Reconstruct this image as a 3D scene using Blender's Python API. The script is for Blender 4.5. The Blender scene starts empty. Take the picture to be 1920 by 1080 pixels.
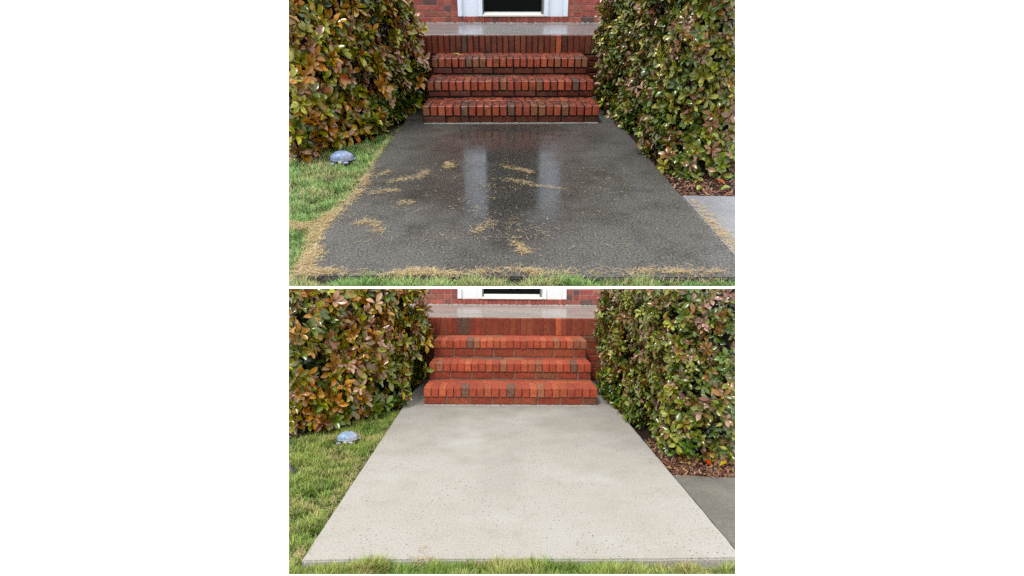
import bpy, bmesh, math, random
import numpy as np
from mathutils import Matrix, Vector, noise

SC = bpy.context.scene
COL = SC.collection
F = 1000.0                                   # focal length in pixels of a 1920 wide picture
PI = math.pi


# ------------------------------------------------------------------ camera, sky, sun, exposure
class View:
    """How a garden is seen: VP of the path direction, roll of its level lines, eye height above its path."""
    def __init__(s, vx, vy, roll, H):
        s.H = H
        fy = np.array([vx - 960, -(vy - 540), -F]); fy = fy / np.linalg.norm(fy)
        x = np.array([math.cos(roll), -math.sin(roll), 0.0]); x -= fy * x.dot(fy); x /= np.linalg.norm(x)
        s.R = np.stack([x, fy, np.cross(x, fy)], 1)          # place axes -> camera axes
    def px(s, P):
        c = (np.asarray(P, float) - [0, 0, s.H]) @ s.R.T
        return np.stack([960 + F * c[..., 0] / -c[..., 2], 540 - F * c[..., 1] / -c[..., 2], -c[..., 2]], -1)
    def planes(s, x0, x1, y0, y1):
        """Trim planes (point, inward normal) bounding the built piece of garden."""
        out = []
        for (ax, ay), (bx, by) in (((x0, y1), (x0, y0)), ((x1, y0), (x1, y1)), ((x0, y0), (x1, y0)), ((x1, y1), (x0, y1))):
            a = s.R.T @ np.array([ax - 960, -(ay - 540), -F]); b = s.R.T @ np.array([bx - 960, -(by - 540), -F])
            n = np.cross(b, a); n /= np.linalg.norm(n)
            mid = s.R.T @ np.array([(x0 + x1) / 2 - 960, -((y0 + y1) / 2 - 540), -F])
            if n.dot(mid) < 0: n = -n
            out.append((np.array([0, 0, s.H]), n))
        return out


VL = View(947, 493, .008, 1.35)              # cleaned entry, in front
VU = View(942, -21, .001, 1.09)              # uncleaned entry, on the slope behind
BACK_SCALE = 3.8

cam_d = bpy.data.cameras.new("camera"); cam = bpy.data.objects.new("camera", cam_d); COL.objects.link(cam)
cam_d.sensor_width = 36; cam_d.lens = 36 * F / 1920; cam_d.clip_start = .05; cam_d.clip_end = 500
MC = Matrix([list(r) for r in VL.R.T]).to_4x4(); MC.translation = Vector((0, 0, VL.H))
cam.matrix_world = MC
SC.camera = cam
M_FRONT = Matrix.Identity(4)
_r = Matrix([list(r) for r in (VL.R.T @ VU.R)]).to_4x4()
M_BACK = Matrix.Translation((0, 0, VL.H)) @ _r @ Matrix.Scale(BACK_SCALE, 4) @ Matrix.Translation((0, 0, -VU.H))

world = bpy.data.worlds.new("World"); SC.world = world; world.use_nodes = True
bg = world.node_tree.nodes["Background"]
bg.inputs["Color"].default_value = (1.0, 1.0, 1.0, 1); bg.inputs["Strength"].default_value = 1.03   # even white overcast
sun_d = bpy.data.lights.new("sun", 'SUN'); sun = bpy.data.objects.new("sun", sun_d); COL.objects.link(sun)
sun_d.energy = 1.5; sun_d.angle = math.radians(10); sun_d.color = (1, .965, .91)
sun.rotation_euler = Vector((.30, .62, -.80)).to_track_quat('-Z', 'Y').to_euler()
SC.view_settings.view_transform = 'Standard'; SC.view_settings.look = 'None'
SC.view_settings.exposure = 1.0; SC.view_settings.gamma = 1; SC.view_settings.use_curve_mapping = False
SC.cycles.max_bounces = 8; SC.cycles.use_denoising = False


# ------------------------------------------------------------------ helpers
def lin(r, g, b):
    f = lambda c: (c / 255 / 12.92) if c <= 10 else (((c / 255) + .055) / 1.055) ** 2.4
    return (f(r), f(g), f(b))


class Mat:
    def __init__(s, name, rough=.6, spec=.5):
        s.m = bpy.data.materials.new(name); s.m.use_nodes = True
        s.t = s.m.node_tree; s.b = s.t.nodes["Principled BSDF"]
        s.b.inputs["Roughness"].default_value = rough
        s.b.inputs["Specular IOR Level"].default_value = spec
    def n(s, typ, **kw):
        nd = s.t.nodes.new(typ)
        for k, v in kw.items():
            if k in nd.inputs: nd.inputs[k].default_value = v
            else: setattr(nd, k, v)
        return nd
    def link(s, a, b): s.t.links.new(a, b)
    def obj(s):
        return s.n('ShaderNodeTexCoord').outputs['Object']
    def noise(s, scale, detail=4, rough=.55, vec=None, dist=0):
        nd = s.n('ShaderNodeTexNoise', Scale=scale, Detail=detail, Roughness=rough, Distortion=dist)
        s.link(vec or s.obj(), nd.inputs['Vector']); return nd.outputs['Fac']
    def ramp(s, fac, stops):
        nd = s.n('ShaderNodeValToRGB'); e = nd.color_ramp.elements
        while len(e) < len(stops): e.new(.5)
        for el, (p, c) in zip(e, stops):
            el.position = p; el.color = (c, c, c, 1) if isinstance(c, (int, float)) else (*c, 1)
        s.link(fac, nd.inputs['Fac']); return nd.outputs['Color']
    def mix(s, fac, a, b, mode='MIX'):
        nd = s.n('ShaderNodeMix', data_type='RGBA', blend_type=mode)
        for sock, v in ((nd.inputs[0], fac), (nd.inputs[6], a), (nd.inputs[7], b)):
            if isinstance(v, (int, float)): sock.default_value = v
            elif isinstance(v, tuple): sock.default_value = (*v, 1)
            else: s.link(v, sock)
        return nd.outputs[2]
    def math(s, op, a, b=0.0, clamp=False):
        nd = s.n('ShaderNodeMath', operation=op, use_clamp=clamp)
        for sock, v in ((nd.inputs[0], a), (nd.inputs[1], b)):
            if isinstance(v, (int, float)): sock.default_value = v
            else: s.link(v, sock)
        return nd.outputs[0]
    def color(s, c, k=.5):
        c = s.mix(1.0, c, (k, k, k), 'MULTIPLY')           # photograph-like tones down to real albedo
        if isinstance(c, tuple): s.b.inputs['Base Color'].default_value = (*c, 1)
        else: s.link(c, s.b.inputs['Base Color'])
    def rough(s, r): s.link(r, s.b.inputs['Roughness'])
    def bump(s, h, strength=.3, dist=.01):
        nd = s.n('ShaderNodeBump', Strength=strength, Distance=dist)
        s.link(h, nd.inputs['Height']); s.link(nd.outputs['Normal'], s.b.inputs['Normal'])


def mesh(name, V, T, C=None, mat=None, smooth=False):
    V = np.asarray(V, np.float32); T = np.asarray(T, np.int32)
    me = bpy.data.meshes.new(name)
    k = T.shape[1]
    me.vertices.add(len(V)); me.vertices.foreach_set("co", V.ravel())
    me.loops.add(T.size); me.loops.foreach_set("vertex_index", T.ravel())
    me.polygons.add(len(T)); me.polygons.foreach_set("loop_start", np.arange(0, T.size, k, dtype=np.int32))
    me.polygons.foreach_set("use_smooth", np.full(len(T), smooth))
    if C is not None:
        a = me.color_attributes.new("Col", 'FLOAT_COLOR', 'POINT')
        a.data.foreach_set("color", np.concatenate([np.asarray(C, np.float32), np.ones((len(V), 1), np.float32)], 1).ravel())
    me.update(calc_edges=True); me.validate()
    if mat: me.materials.append(mat.m if isinstance(mat, Mat) else mat)
    return me


def tri_clip(V, T, C, planes):
    """Trims a soup of triangles flat along the planes."""
    V = np.asarray(V, float); C = np.asarray(C, float)
    D = np.stack([(V - p) @ n for p, n in planes], 1)
    out = (D[T] < 0).all(1).any(1)                # triangle wholly beyond one plane
    cross = (~out) & (D[T] < 0).any(1).any(1)
    keep = T[~out & ~cross]
    nv, nc, nt = [], [], []
    base = len(V)
    for t in T[cross]:
        poly = [(V[i], C[i]) for i in t]
        for p, n in planes:
            res = []
            for j in range(len(poly)):
                a, b = poly[j], poly[(j + 1) % len(poly)]
                da, db = (a[0] - p) @ n, (b[0] - p) @ n
                if da >= 0: res.append(a)
                if (da >= 0) != (db >= 0):
                    f = da / (da - db); res.append((a[0] + (b[0] - a[0]) * f, a[1] + (b[1] - a[1]) * f))
            poly = res
            if len(poly) < 3: break
        if len(poly) >= 3:
            s = base + len(nv)
            nv += [q[0] for q in poly]; nc += [q[1] for q in poly]
            nt += [(s, s + j, s + j + 1) for j in range(1, len(poly) - 1)]
    if nv:
        V = np.concatenate([V, nv]); C = np.concatenate([C, nc])
    T = np.concatenate([keep, np.array(nt, int).reshape(-1, 3)])
    used, inv = np.unique(T, return_inverse=True)
    return V[used], inv.reshape(-1, 3), C[used]


def bm_clip(bm, planes, off=(0, 0, 0)):
    for p, n in planes:
        ds = [(np.array(v.co) + off - p) @ n for v in bm.verts]
        if not ds or min(ds) >= 0: continue
        bmesh.ops.bisect_plane(bm, geom=bm.verts[:] + bm.edges[:] + bm.faces[:], plane_co=Vector(p - np.array(off)),
                               plane_no=Vector(-n), clear_outer=True)
        ed = [e for e in bm.edges if e.is_boundary]
        if ed: bmesh.ops.holes_fill(bm, edges=ed)
    return bm


def bm_box(x0, x1, y0, y1, z0, z1, bev=0.0, bm=None, seg=1):
    bm2 = bmesh.new()
    bmesh.ops.create_cube(bm2, size=1)
    for v in bm2.verts:
        v.co = Vector((x0 + (v.co.x + .5) * (x1 - x0), y0 + (v.co.y + .5) * (y1 - y0), z0 + (v.co.z + .5) * (z1 - z0)))
    if bev: bmesh.ops.bevel(bm2, geom=bm2.edges[:], offset=bev, segments=seg, affect='EDGES', profile=.6)
    if bm is None: return bm2
    me = bpy.data.meshes.new("tmp"); bm2.to_mesh(me); bm2.free(); bm.from_mesh(me); bpy.data.meshes.remove(me)
    return bm


def tag(o, label=None, cat=None, group=None, kind=None):
    for k, v in (("label", label), ("category", cat), ("group", group), ("kind", kind)):
        if v: o[k] = v
    return o


class Place:
    """One copy of the front entry: its matrix, trim planes and the words that tell it from the other."""
    def __init__(s, M, view, rect, **kw):
        s.M, s.v = M, view
        s.planes = view.planes(*rect); s.rect = rect
        s.__dict__.update(kw)
    def inside(s, P, m=0.0):
        return np.all(np.stack([(np.asarray(P) - p) @ n > m for p, n in s.planes], -1), -1)
    def thing(s, name, base, label, cat, group=None, rz=0):
        o = bpy.data.objects.new(name, None); COL.objects.link(o); o.empty_display_size = .05
        o.matrix_world = s.M @ Matrix.Translation(base) @ Matrix.Rotation(rz, 4, 'Z')
        o["_base"] = tuple(base); del o["_base"]
        o_base[o.name] = np.array(base, float)
        return tag(o, label, cat, group)
    def top(s, name, me, label, cat, kind=None, group=None):
        """A top-level mesh whose coordinates are those of the place."""
        o = bpy.data.objects.new(name, me); COL.objects.link(o); o.matrix_world = s.M
        return tag(o, label, cat, group, kind)
    def part(s, name, me, parent, off=None, kind=None, color=None):
        """A child whose mesh is in place coordinates unless OFF (its own origin, place coordinates) is given."""
        o = bpy.data.objects.new(name, me); COL.objects.link(o); o.parent = parent
        b = o_base.get(parent.name, np.zeros(3))
        p = -b if off is None else np.array(off, float) - b
        o.location = p; o_base[o.name] = b if off is None else np.array(off, float)
        if off is None: o_base[o.name] = np.zeros(3)
        if color: o.color = (*color, 1)
        if kind: o["kind"] = kind
        return o
    def bm_part(s, name, bm, mat, parent, clip=False, smooth=False, kind=None):
        if clip: bm_clip(bm, s.planes)
        me = bpy.data.meshes.new(name); bm.normal_update(); bm.to_mesh(me); bm.free(); me.materials.append(mat.m)
        if smooth:
            for p in me.polygons: p.use_smooth = True
        return s.part(name, me, parent, kind=kind)


o_base = {}
RNG = np.random.default_rng(7)
random.seed(5)


# ------------------------------------------------------------------ materials
def leaf_mat():
    m = Mat("glossy leaf", rough=.23, spec=.5)
    at = m.n('ShaderNodeAttribute', attribute_name="Col").outputs['Color']
    oc = m.n('ShaderNodeObjectInfo').outputs['Color']
    c = m.mix(1.0, at, oc, 'MULTIPLY')
    nz = m.noise(60, 2)
    c = m.mix(1.0, c, m.ramp(nz, [(.3, .75), (.7, 1.12)]), 'MULTIPLY')
    hs = m.n('ShaderNodeHueSaturation', Saturation=1.08, Value=1.12); m.link(c, hs.inputs['Color']); c = hs.outputs['Color']
    m.color(c); m.bump(nz, .12, .003)
    m.b.inputs['Coat Weight'].default_value = .12; m.b.inputs['Coat Roughness'].default_value = .15   # waxy sheen
    return m


def attr_mat(name, rough, spec=.3, k=.5):
    m = Mat(name, rough, spec)
    m.color(m.n('ShaderNodeAttribute', attribute_name="Col").outputs['Color'], k)
    return m


def brick_mat(name, dirty):
    m = Mat(name, .38 if dirty else .8, .5 if dirty else .25)
    tc = m.obj()
    inf = m.n('ShaderNodeObjectInfo')
    add = m.n('ShaderNodeVectorMath', operation='ADD')
    m.link(tc, add.inputs[0])
    sc = m.n('ShaderNodeVectorMath', operation='SCALE'); m.link(inf.outputs['Location'], sc.inputs[0]); sc.inputs['Scale'].default_value = 3.7
    m.link(sc.outputs[0], add.inputs[1]); v = add.outputs[0]
    c = inf.outputs['Color']
    n1 = m.noise(28, 5, .65, v); n2 = m.noise(140, 3, .6, v); n3 = m.noise(9, 3, .5, v)
    c = m.mix(1.0, c, m.ramp(n1, [(.3, .60), (.5, 1.0), (.72, 1.25)]), 'MULTIPLY')
    c = m.mix(1.0, c, m.ramp(n2, [(.35, .82), (.65, 1.1)]), 'MULTIPLY')
    if dirty:
        g = m.ramp(m.mix(.45, n3, n1), [(.50, 0.0), (.68, .85)])
        ge = m.n('ShaderNodeNewGeometry'); vt = m.n('ShaderNodeVectorTransform', vector_type='NORMAL', convert_from='WORLD', convert_to='OBJECT')
        m.link(ge.outputs['Normal'], vt.inputs[0]); sx = m.n('ShaderNodeSeparateXYZ'); m.link(vt.outputs[0], sx.inputs[0])
        up = m.math('MULTIPLY', m.ramp(sx.outputs['Z'], [(.6, 0.0), (.9, 1.0)]), m.ramp(m.noise(22, 5, .7, v), [(.43, 0.0), (.54, 1.0)]))   # algae grown on the treads
        g = m.math('MAXIMUM', g, m.math('MULTIPLY', up, .95))
        c = m.mix(g, c, (.022, .013, .012))
    else:
        g = m.ramp(m.mix(.5, n3, n1), [(.54, 0.0), (.68, .5)])
        c = m.mix(g, c, (.16, .055, .035))
    m.color(c)
    h = m.mix(.4, n1, n2)
    m.bump(h, .55, .006)
    return m


def concrete_clean():
    m = Mat("clean pale concrete", .85, .3)
    big = m.noise(1.1, 4, .6); mid = m.noise(6, 4, .6); fine = m.noise(135, 4, .8); agg = m.noise(60, 2, .6)
    c = m.mix(m.ramp(big, [(.35, 0.0), (.65, 1.0)]), (.53, .497, .443), (.575, .553, .512))
    c = m.mix(m.ramp(mid, [(.50, 0.0), (.75, .45)]), c, (.45, .39, .315))
    c = m.mix(m.ramp(m.noise(1.7, 4, .6), [(.54, 0.0), (.70, .55)]), c, (.66, .65, .63))
    c = m.mix(1.0, c, m.ramp(fine, [(.30, .36), (.47, 1.0), (.70, 1.28)]), 'MULTIPLY')
    c = m.mix(m.ramp(agg, [(.58, 0.0), (.68, .6)]), c, (.66, .63, .57))
    vo = m.n('ShaderNodeTexVoronoi', Scale=44.0, Randomness=1.0); m.link(m.obj(), vo.inputs['Vector'])
    pit = m.ramp(vo.outputs['Distance'], [(.10, 1.0), (.24, 0.0)])
    sel = m.ramp(vo.outputs['Color'], [(.48, 0.0), (.52, 1.0)])
    zone = m.ramp(m.noise(2.2, 3, .5), [(.40, .25), (.60, 1.0)])
    k = m.mix(1.0, m.mix(1.0, pit, sel, 'MULTIPLY'), zone, 'MULTIPLY')
    c = m.mix(k, c, (.10, .095, .085))
    co = m.n('ShaderNodeSeparateXYZ'); m.link(m.obj(), co.inputs[0])
    wob = m.math('MULTIPLY', m.math('SUBTRACT', m.noise(2.6, 4, .6), .5), 1.6)
    damp = m.ramp(m.math('ADD', m.math('MULTIPLY', m.math('SUBTRACT', co.outputs['Y'], 3.6), .42), wob), [(.0, 0.0), (.75, 1.0)])   # still damp towards the steps
    c = m.mix(m.math('MULTIPLY', damp, .55), c, (.27, .245, .205))
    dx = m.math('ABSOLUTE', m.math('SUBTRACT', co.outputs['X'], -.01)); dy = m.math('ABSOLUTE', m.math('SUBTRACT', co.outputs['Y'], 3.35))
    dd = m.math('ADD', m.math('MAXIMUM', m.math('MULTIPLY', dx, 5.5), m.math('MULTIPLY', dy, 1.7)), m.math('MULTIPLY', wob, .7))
    c = m.mix(m.ramp(dd, [(.45, .17), (1.10, 0.0)]), c, (.33, .315, .275))             # door's reflection in the damp slab, painted as a grey patch
    m.color(c)
    m.bump(m.mix(.5, fine, agg), .08, .003)
    return m


def concrete_wet():
    m = Mat("dark wet stained concrete", .3, .42)
    co = m.n('ShaderNodeSeparateXYZ'); m.link(m.obj(), co.inputs[0])
    big = m.noise(1.4, 5, .62); mid = m.noise(7, 5, .65); fine = m.noise(85, 3, .8); agg = m.noise(46, 2, .6); sp = m.noise(120, 4, .7)
    dry = m.math('ADD', m.math('MULTIPLY', m.mix(.4, big, mid), .9), m.math('MULTIPLY', m.math('ABSOLUTE', m.math('SUBTRACT', co.outputs['X'], .0)), .62))
    thin = m.math('MULTIPLY', m.math('SUBTRACT', 3.1, co.outputs['Y']), .40, True)          # the film drains away towards the foot
    dry = m.math('ADD', dry, thin)
    dry = m.ramp(dry, [(.62, 0.0), (1.40, 1.0)])
    c = m.mix(dry, (.040, .038, .035), (.100, .097, .092))
    c = m.mix(m.ramp(m.noise(3.2, 6, .7), [(.47, 0.0), (.66, .75)]), c, (.030, .028, .026))
    c = m.mix(1.0, c, m.ramp(fine, [(.32, .22), (.5, 1.0), (.68, 2.1)]), 'MULTIPLY')
    c = m.mix(m.ramp(agg, [(.58, 0.0), (.70, .5)]), c, (.20, .185, .16))
    c = m.mix(m.ramp(sp, [(.55, 0.0), (.66, .8)]), c, (.40, .38, .34))
    m.color(c)
    r = m.mix(m.ramp(m.noise(5, 5, .7), [(.36, 0.0), (.70, 1.0)]), m.ramp(dry, [(0.0, .065), (.6, .32), (1.0, .5)]), m.ramp(dry, [(0.0, .20), (.6, .42), (1.0, .55)]))
    m.rough(r)
    m.link(m.ramp(m.mix(.5, fine, sp), [(.36, .06), (.62, .60)]), m.b.inputs['Specular IOR Level'])
    m.bump(m.mix(.5, m.mix(.4, fine, sp), agg), .30, .0035)
    bn = [x for x in m.t.nodes if x.type == 'BUMP'][0]; m.link(m.ramp(dry, [(.05, .03), (.75, .42)]), bn.inputs['Strength'])
    return m


def concrete_side(name, a, b, rough):
    m = Mat(name, rough, .35)
    c = m.mix(m.ramp(m.noise(4, 4, .6), [(.35, 0.0), (.68, 1.0)]), a, b)
    f = m.noise(120, 3, .7)
    c = m.mix(1.0, c, m.ramp(f, [(.28, .62), (.5, 1.0), (.74, 1.4)]), 'MULTIPLY')
    m.color(c); m.bump(f, .3, .003)
    return m


def porch_mat(name, a, b):
    m = Mat(name, .2, .5)
    c = m.mix(m.ramp(m.noise(3.0, 5, .6), [(.35, 0.0), (.68, 1.0)]), a, b)
    f = m.noise(90, 3, .7)
    c = m.mix(1.0, c, m.ramp(f, [(.3, .85), (.7, 1.12)]), 'MULTIPLY')
    m.color(c)
    mp = m.n('ShaderNodeMapping'); mp.inputs['Scale'].default_value = (1, 6, 1); m.link(m.obj(), mp.inputs['Vector'])
    m.rough(m.ramp(m.noise(.8, 2, .5, mp.outputs[0]), [(.40, .20), (.66, .32)]))
    return m


def flat_mat(name, col, rough, spec=.4, var=.12, scale=20, bump=.1, k=.5):
    m = Mat(name, rough, spec)
    n = m.noise(scale, 4, .6)
    m.color(m.mix(1.0, col, m.ramp(n, [(.3, 1 - var), (.7, 1 + var)]), 'MULTIPLY'), k)
    if bump: m.bump(n, bump, .004)
    return m


LEAF = leaf_mat()
GRASS = attr_mat("grass blade", .55, .35)
STRAW = attr_mat("dry straw", .75, .2)
MULCH = attr_mat("bark mulch", .8, .25, .72)
TWIG = flat_mat("twig bark", (.022, .017, .011), .9, .2, .5, 40)
SOIL = flat_mat("lawn soil", (.050, .042, .024), .95, .1, .5, 30, .6)
BED = flat_mat("dark bed soil", (.035, .022, .017), .95, .1, .5, 40, .6)
BRICK_D = brick_mat("damp grimy brick", True)
BRICK_C = brick_mat("clean brick", False)
MORT_D = flat_mat("grimy mortar", (.024, .021, .022), .8, .25, .6, 60, .5)
MORT_C = flat_mat("washed mortar", (.30, .17, .13), .9, .2, .35, 60, .5)
MORT_W = flat_mat("house mortar", (.52, .36, .32), .9, .2, .2, 60, .4)
CAULK = flat_mat("white caulk", (.62, .60, .57), .7, .3, .25, 50, .4)
PAINT = flat_mat("white gloss paint", (.80, .81, .83), .28, .5, .03, 6, .02, .68)
PAINT_COOL = flat_mat("cool cast white paint", (.68, .75, .88), .28, .5, .03, 6, .02, .85)  # white paint with the light's cooler cast put into its colour
SILLP = flat_mat("sill paint", (.70, .69, .63), .4, .4, .06, 12, .05, .8)
GLASS = flat_mat("dark door glass", (.006, .007, .009), .08, .12, .05, 3, 0)
GASKET = flat_mat("grey weather strip", (.16, .18, .21), .5, .4, .1, 20, 0)
PIPE = flat_mat("black plastic", (.012, .012, .014), .35, .5, .1, 20, 0)
SPOT = flat_mat("dark hollow", (.03, .022, .02), .8, .2, .2, 30, 0)
CREAM = flat_mat("worn cream paint", (.62, .56, .42), .6, .3, .25, 60, .2)


def turtle_mat(name, a, b):
    m = Mat(name, .45, .4)
    n = m.noise(14, 4, .6)
    c = m.mix(m.ramp(n, [(.40, 0.0), (.60, 1.0)]), a, b)
    m.color(m.mix(1.0, c, m.ramp(m.noise(55, 4, .65), [(.32, .55), (.65, 1.10)]), 'MULTIPLY'))
    m.bump(n, .2, .004)
    return m


# leaf template: length 1 along +Y, face up +Z
def leaf_template(fold, curl, wide):
    ys = [0, .28, .60, .86, 1.0]; hw = [.015, .15 * wide, .235 * wide, .15 * wide, 0]
    V, C = [], []
    for y, w in zip(ys, hw):
        zc = .10 * y - curl * y * y
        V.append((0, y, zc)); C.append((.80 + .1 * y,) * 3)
        if w:
            for sg in (-1, 1):
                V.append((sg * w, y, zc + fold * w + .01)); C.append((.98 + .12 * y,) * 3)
    T = []
    for i in range(3):
        a, b = 3 * i, 3 * i + 3
        T += [(a, a + 2, b + 2), (a, b + 2, b), (a + 1, a, b), (a + 1, b, b + 1)]
    T += [(9, 11, 12), (10, 9, 12)]
    return np.array(V, float), np.array(T, int), np.array(C, float)


LEAVES = [leaf_template(.40, .28, 1.0), leaf_template(.60, .42, 1.1), leaf_template(.30, .10, .92), leaf_template(.50, .22, 1.18)]
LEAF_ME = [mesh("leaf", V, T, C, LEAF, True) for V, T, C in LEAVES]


def unit(a): return a / np.maximum(np.linalg.norm(a, axis=-1, keepdims=True), 1e-9)


def smooth_line(P, step=.05):
    P = np.array(P, float); out = []
    Q = np.concatenate([[2 * P[0] - P[1]], P, [2 * P[-1] - P[-2]]])
    for i in range(1, len(Q) - 2):
        n = max(2, int(np.linalg.norm(Q[i + 1] - Q[i]) / step))
        for t in np.linspace(0, 1, n, endpoint=False):
            a, b, c, d = Q[i - 1], Q[i], Q[i + 1], Q[i + 2]
            out.append(.5 * ((2 * b) + (c - a) * t + (2 * a - 5 * b + 4 * c - d) * t * t + (3 * b - a - 3 * c + d) * t ** 3))
    out.append(P[-1]); return np.array(out)


# ------------------------------------------------------------------ hedge
def hedge(pl, line, back, zt, L, npm, palette, green_zone, label, group, sprigs=(), lean=0.0, seed=1, tuck=.05):
    rng = np.random.default_rng(seed)
    P = smooth_line(line); d = np.gradient(P, axis=0); N = unit(np.stack([d[:, 1], -d[:, 0]], 1))
    seg = np.linalg.norm(np.diff(P, axis=0), axis=1); S = np.concatenate([[0], np.cumsum(seg)])
    base = np.array([*P[len(P) // 2], -.05]) - np.array([*(N[len(P) // 2] * .25), 0])
    root = pl.thing("hedge", base, label, "hedge", group)

    def bulge(s, z):
        b = .055 * np.sin(3.1 * s + 2.6 * z + seed) + .04 * np.sin(7.3 * s - 5.1 * z + 2 * seed) + .02 * np.sin(13 * s + 11 * z)
        return b - tuck * np.clip((.30 - z) / .35, 0, 1) ** 1.5 - lean * np.clip(z - .6, 0, 1)

    # dark twiggy inside
    bm = bmesh.new(); rows = []
    zs = np.linspace(-.04, zt, 14)
    for i in range(0, len(P), 2):
        col = []
        for z in zs:
            o = bulge(S[i], z) - .17 + .05 * math.sin(31 * S[i] + 17 * z)
            q = P[i] + N[i] * o
            col.append(bm.verts.new((q[0], q[1], z)))
        rows.append(col)
    for a, b in zip(rows[:-1], rows[1:]):
        for j in range(len(zs) - 1): bm.faces.new((a[j], b[j], b[j + 1], a[j + 1]))
    bk = [[bm.verts.new((x, y, z)) for z in (zs[0], zs[-1])] for x, y in back]
    top = [r[-1] for r in rows] + [k[1] for k in reversed(bk)]
    bot = [r[0] for r in rows] + [k[0] for k in reversed(bk)]
    tf = bm.faces.new(top); bf = bm.faces.new(list(reversed(bot)))
    ring_t = top[len(rows) - 1:] + [top[0]]
    r0 = rows[-1]; k1 = bk[-1]
    bm.faces.new([*reversed(r0), k1[0], k1[1]])
    for a, b in zip(bk[::-1][:-1], bk[::-1][1:]): bm.faces.new((a[0], b[0], b[1], a[1]))
    bm.faces.new([bk[0][1], bk[0][0], *rows[0]])
    bmesh.ops.recalc_face_normals(bm, faces=bm.faces[:])
    bmesh.ops.triangulate(bm, faces=[f for f in bm.faces if len(f.verts) > 4])
    pl.bm_part("branches", bm, TWIG, root, clip=True)

    # shoots: whorls of leaves set all over the face and into its depth
    area = S[-1] * zt; n = int(area * npm)
    s = rng.uniform(0, S[-1], n); z = rng.uniform(-.01, zt, n)
    depth = np.where(rng.random(n) < .55, rng.uniform(-.02, .04, n), rng.uniform(.03, .17, n))
    depth -= .05 * (rng.random(n) < .05)
    X = np.stack([np.interp(s, S, P[:, 0]), np.interp(s, S, P[:, 1])], 1)
    NN = unit(np.stack([np.interp(s, S, N[:, 0]), np.interp(s, S, N[:, 1])], 1))
    off = bulge(s, z) - depth - .03
    C0 = np.concatenate([X + NN * off[:, None], z[:, None]], 1)
    A0 = unit(np.concatenate([NN, np.full((n, 1), .45)], 1) + rng.normal(0, .38, (n, 3)))
    # extra sprigs that stick out
    for (q, ax) in sprigs:
        C0 = np.concatenate([C0, [q]]); A0 = np.concatenate([A0, [unit(np.array(ax, float))]]); depth = np.append(depth, -.01)
    # drop what cannot be in this piece of garden
    ok = np.all(np.stack([(C0 - p) @ nn > -.13 for p, nn in pl.planes], -1), -1)
    C0, A0, depth = C0[ok], A0[ok], depth[ok]
    n = len(C0)
    pal = np.array([lin(*c[1:]) for c in palette]); w = np.array([c[0] for c in palette], float); w /= w.sum()
    gp = np.array([lin(*c) for c in ((112, 138, 48), (90, 120, 40), (140, 158, 62), (70, 100, 38), (120, 130, 45))])
    greenness = np.array([green_zone(c) for c in C0])
    kind = rng.choice(len(pal), n, p=w)
    wc = pal[kind] * rng.uniform(.8, 1.3, (n, 1))
    isg = rng.random(n) < greenness
    wc[isg] = gp[rng.integers(0, len(gp), isg.sum())]
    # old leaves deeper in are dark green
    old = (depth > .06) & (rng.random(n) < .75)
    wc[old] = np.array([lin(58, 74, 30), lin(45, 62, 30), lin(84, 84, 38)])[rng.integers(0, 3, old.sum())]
    m = rng.integers(5, 9, n)
    idx = np.repeat(np.arange(n), m)
    k = np.concatenate([np.arange(q) for q in m])
    ax = A0[idx]
    ref = np.where(np.abs(ax[:, 2:3]) < .9, [[0, 0, 1.0]], [[1.0, 0, 0]])
    u = unit(np.cross(ax, ref)); v = np.cross(ax, u)
    ph = k * 2.399 + np.repeat(rng.uniform(0, 6.28, n), m) + rng.normal(0, .2, len(k))
    rad = u * np.cos(ph)[:, None] + v * np.sin(ph)[:, None]
    el = np.radians(np.clip(8 + 9 * k + rng.normal(0, 12, len(k)), -25, 72))[:, None]
    D = unit(ax * np.sin(el) + rad * np.cos(el) + [0, 0, -.10])
    Nn = unit(ax * np.cos(el) - rad * np.sin(el) + rng.normal(0, .32, (len(k), 3)))
    Nn = unit(Nn - D * (Nn * D).sum(1, keepdims=True))
    Xx = np.cross(D, Nn)
    size = L * np.repeat(rng.uniform(.75, 1.15, n), m) * rng.uniform(.75, 1.1, len(k)) * np.where(k > 4, .8, 1)
    pos = C0[idx] + D * (.10 * L)
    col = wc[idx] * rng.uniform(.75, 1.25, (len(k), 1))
    swap = rng.random(len(k)) < .16
    col[swap] = pal[rng.choice(len(pal), swap.sum(), p=w)]
    R = np.stack([Xx, D, Nn], 2)                       # columns
    tmpl = rng.integers(0, len(LEAVES), len(k))
    dl = depth[idx]
    # loose leaves filling between
    tipp = pos + D * size[:, None]
    full = pl.inside(pos, .01) & pl.inside(tipp, .01) & pl.inside(pos + D * size[:, None] * .5 + Xx * size[:, None] * .26) & pl.inside(pos + D * size[:, None] * .5 - Xx * size[:, None] * .26)
    cv = np.array([0, 0, pl.v.H]); vd = cv - (pos + tipp) / 2; dist = np.linalg.norm(vd, axis=1)
    face = np.abs((Nn * vd).sum(1)) / dist
    toward = (A0[idx] * vd).sum(1) / dist
    score = np.where(full & (dl < .035) & (toward > .15), size ** 2 * face / dist ** 2, 0)
    single = np.argsort(-score)[:300]
    single = single[score[single] > 0]
    M = np.zeros(len(k), bool); M[single] = True
    for i in single:
        o = bpy.data.objects.new("leaf", LEAF_ME[tmpl[i]]); COL.objects.link(o); o.parent = root
        mm = Matrix([list(r) for r in R[i] * size[i]]).to_4x4(); mm.translation = Vector(pos[i] - base)
        o.matrix_local = mm; o.color = (*np.clip(col[i], 0, 1), 1)
    Vs, Ts, Cs = [], [], []; nv = 0
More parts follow.
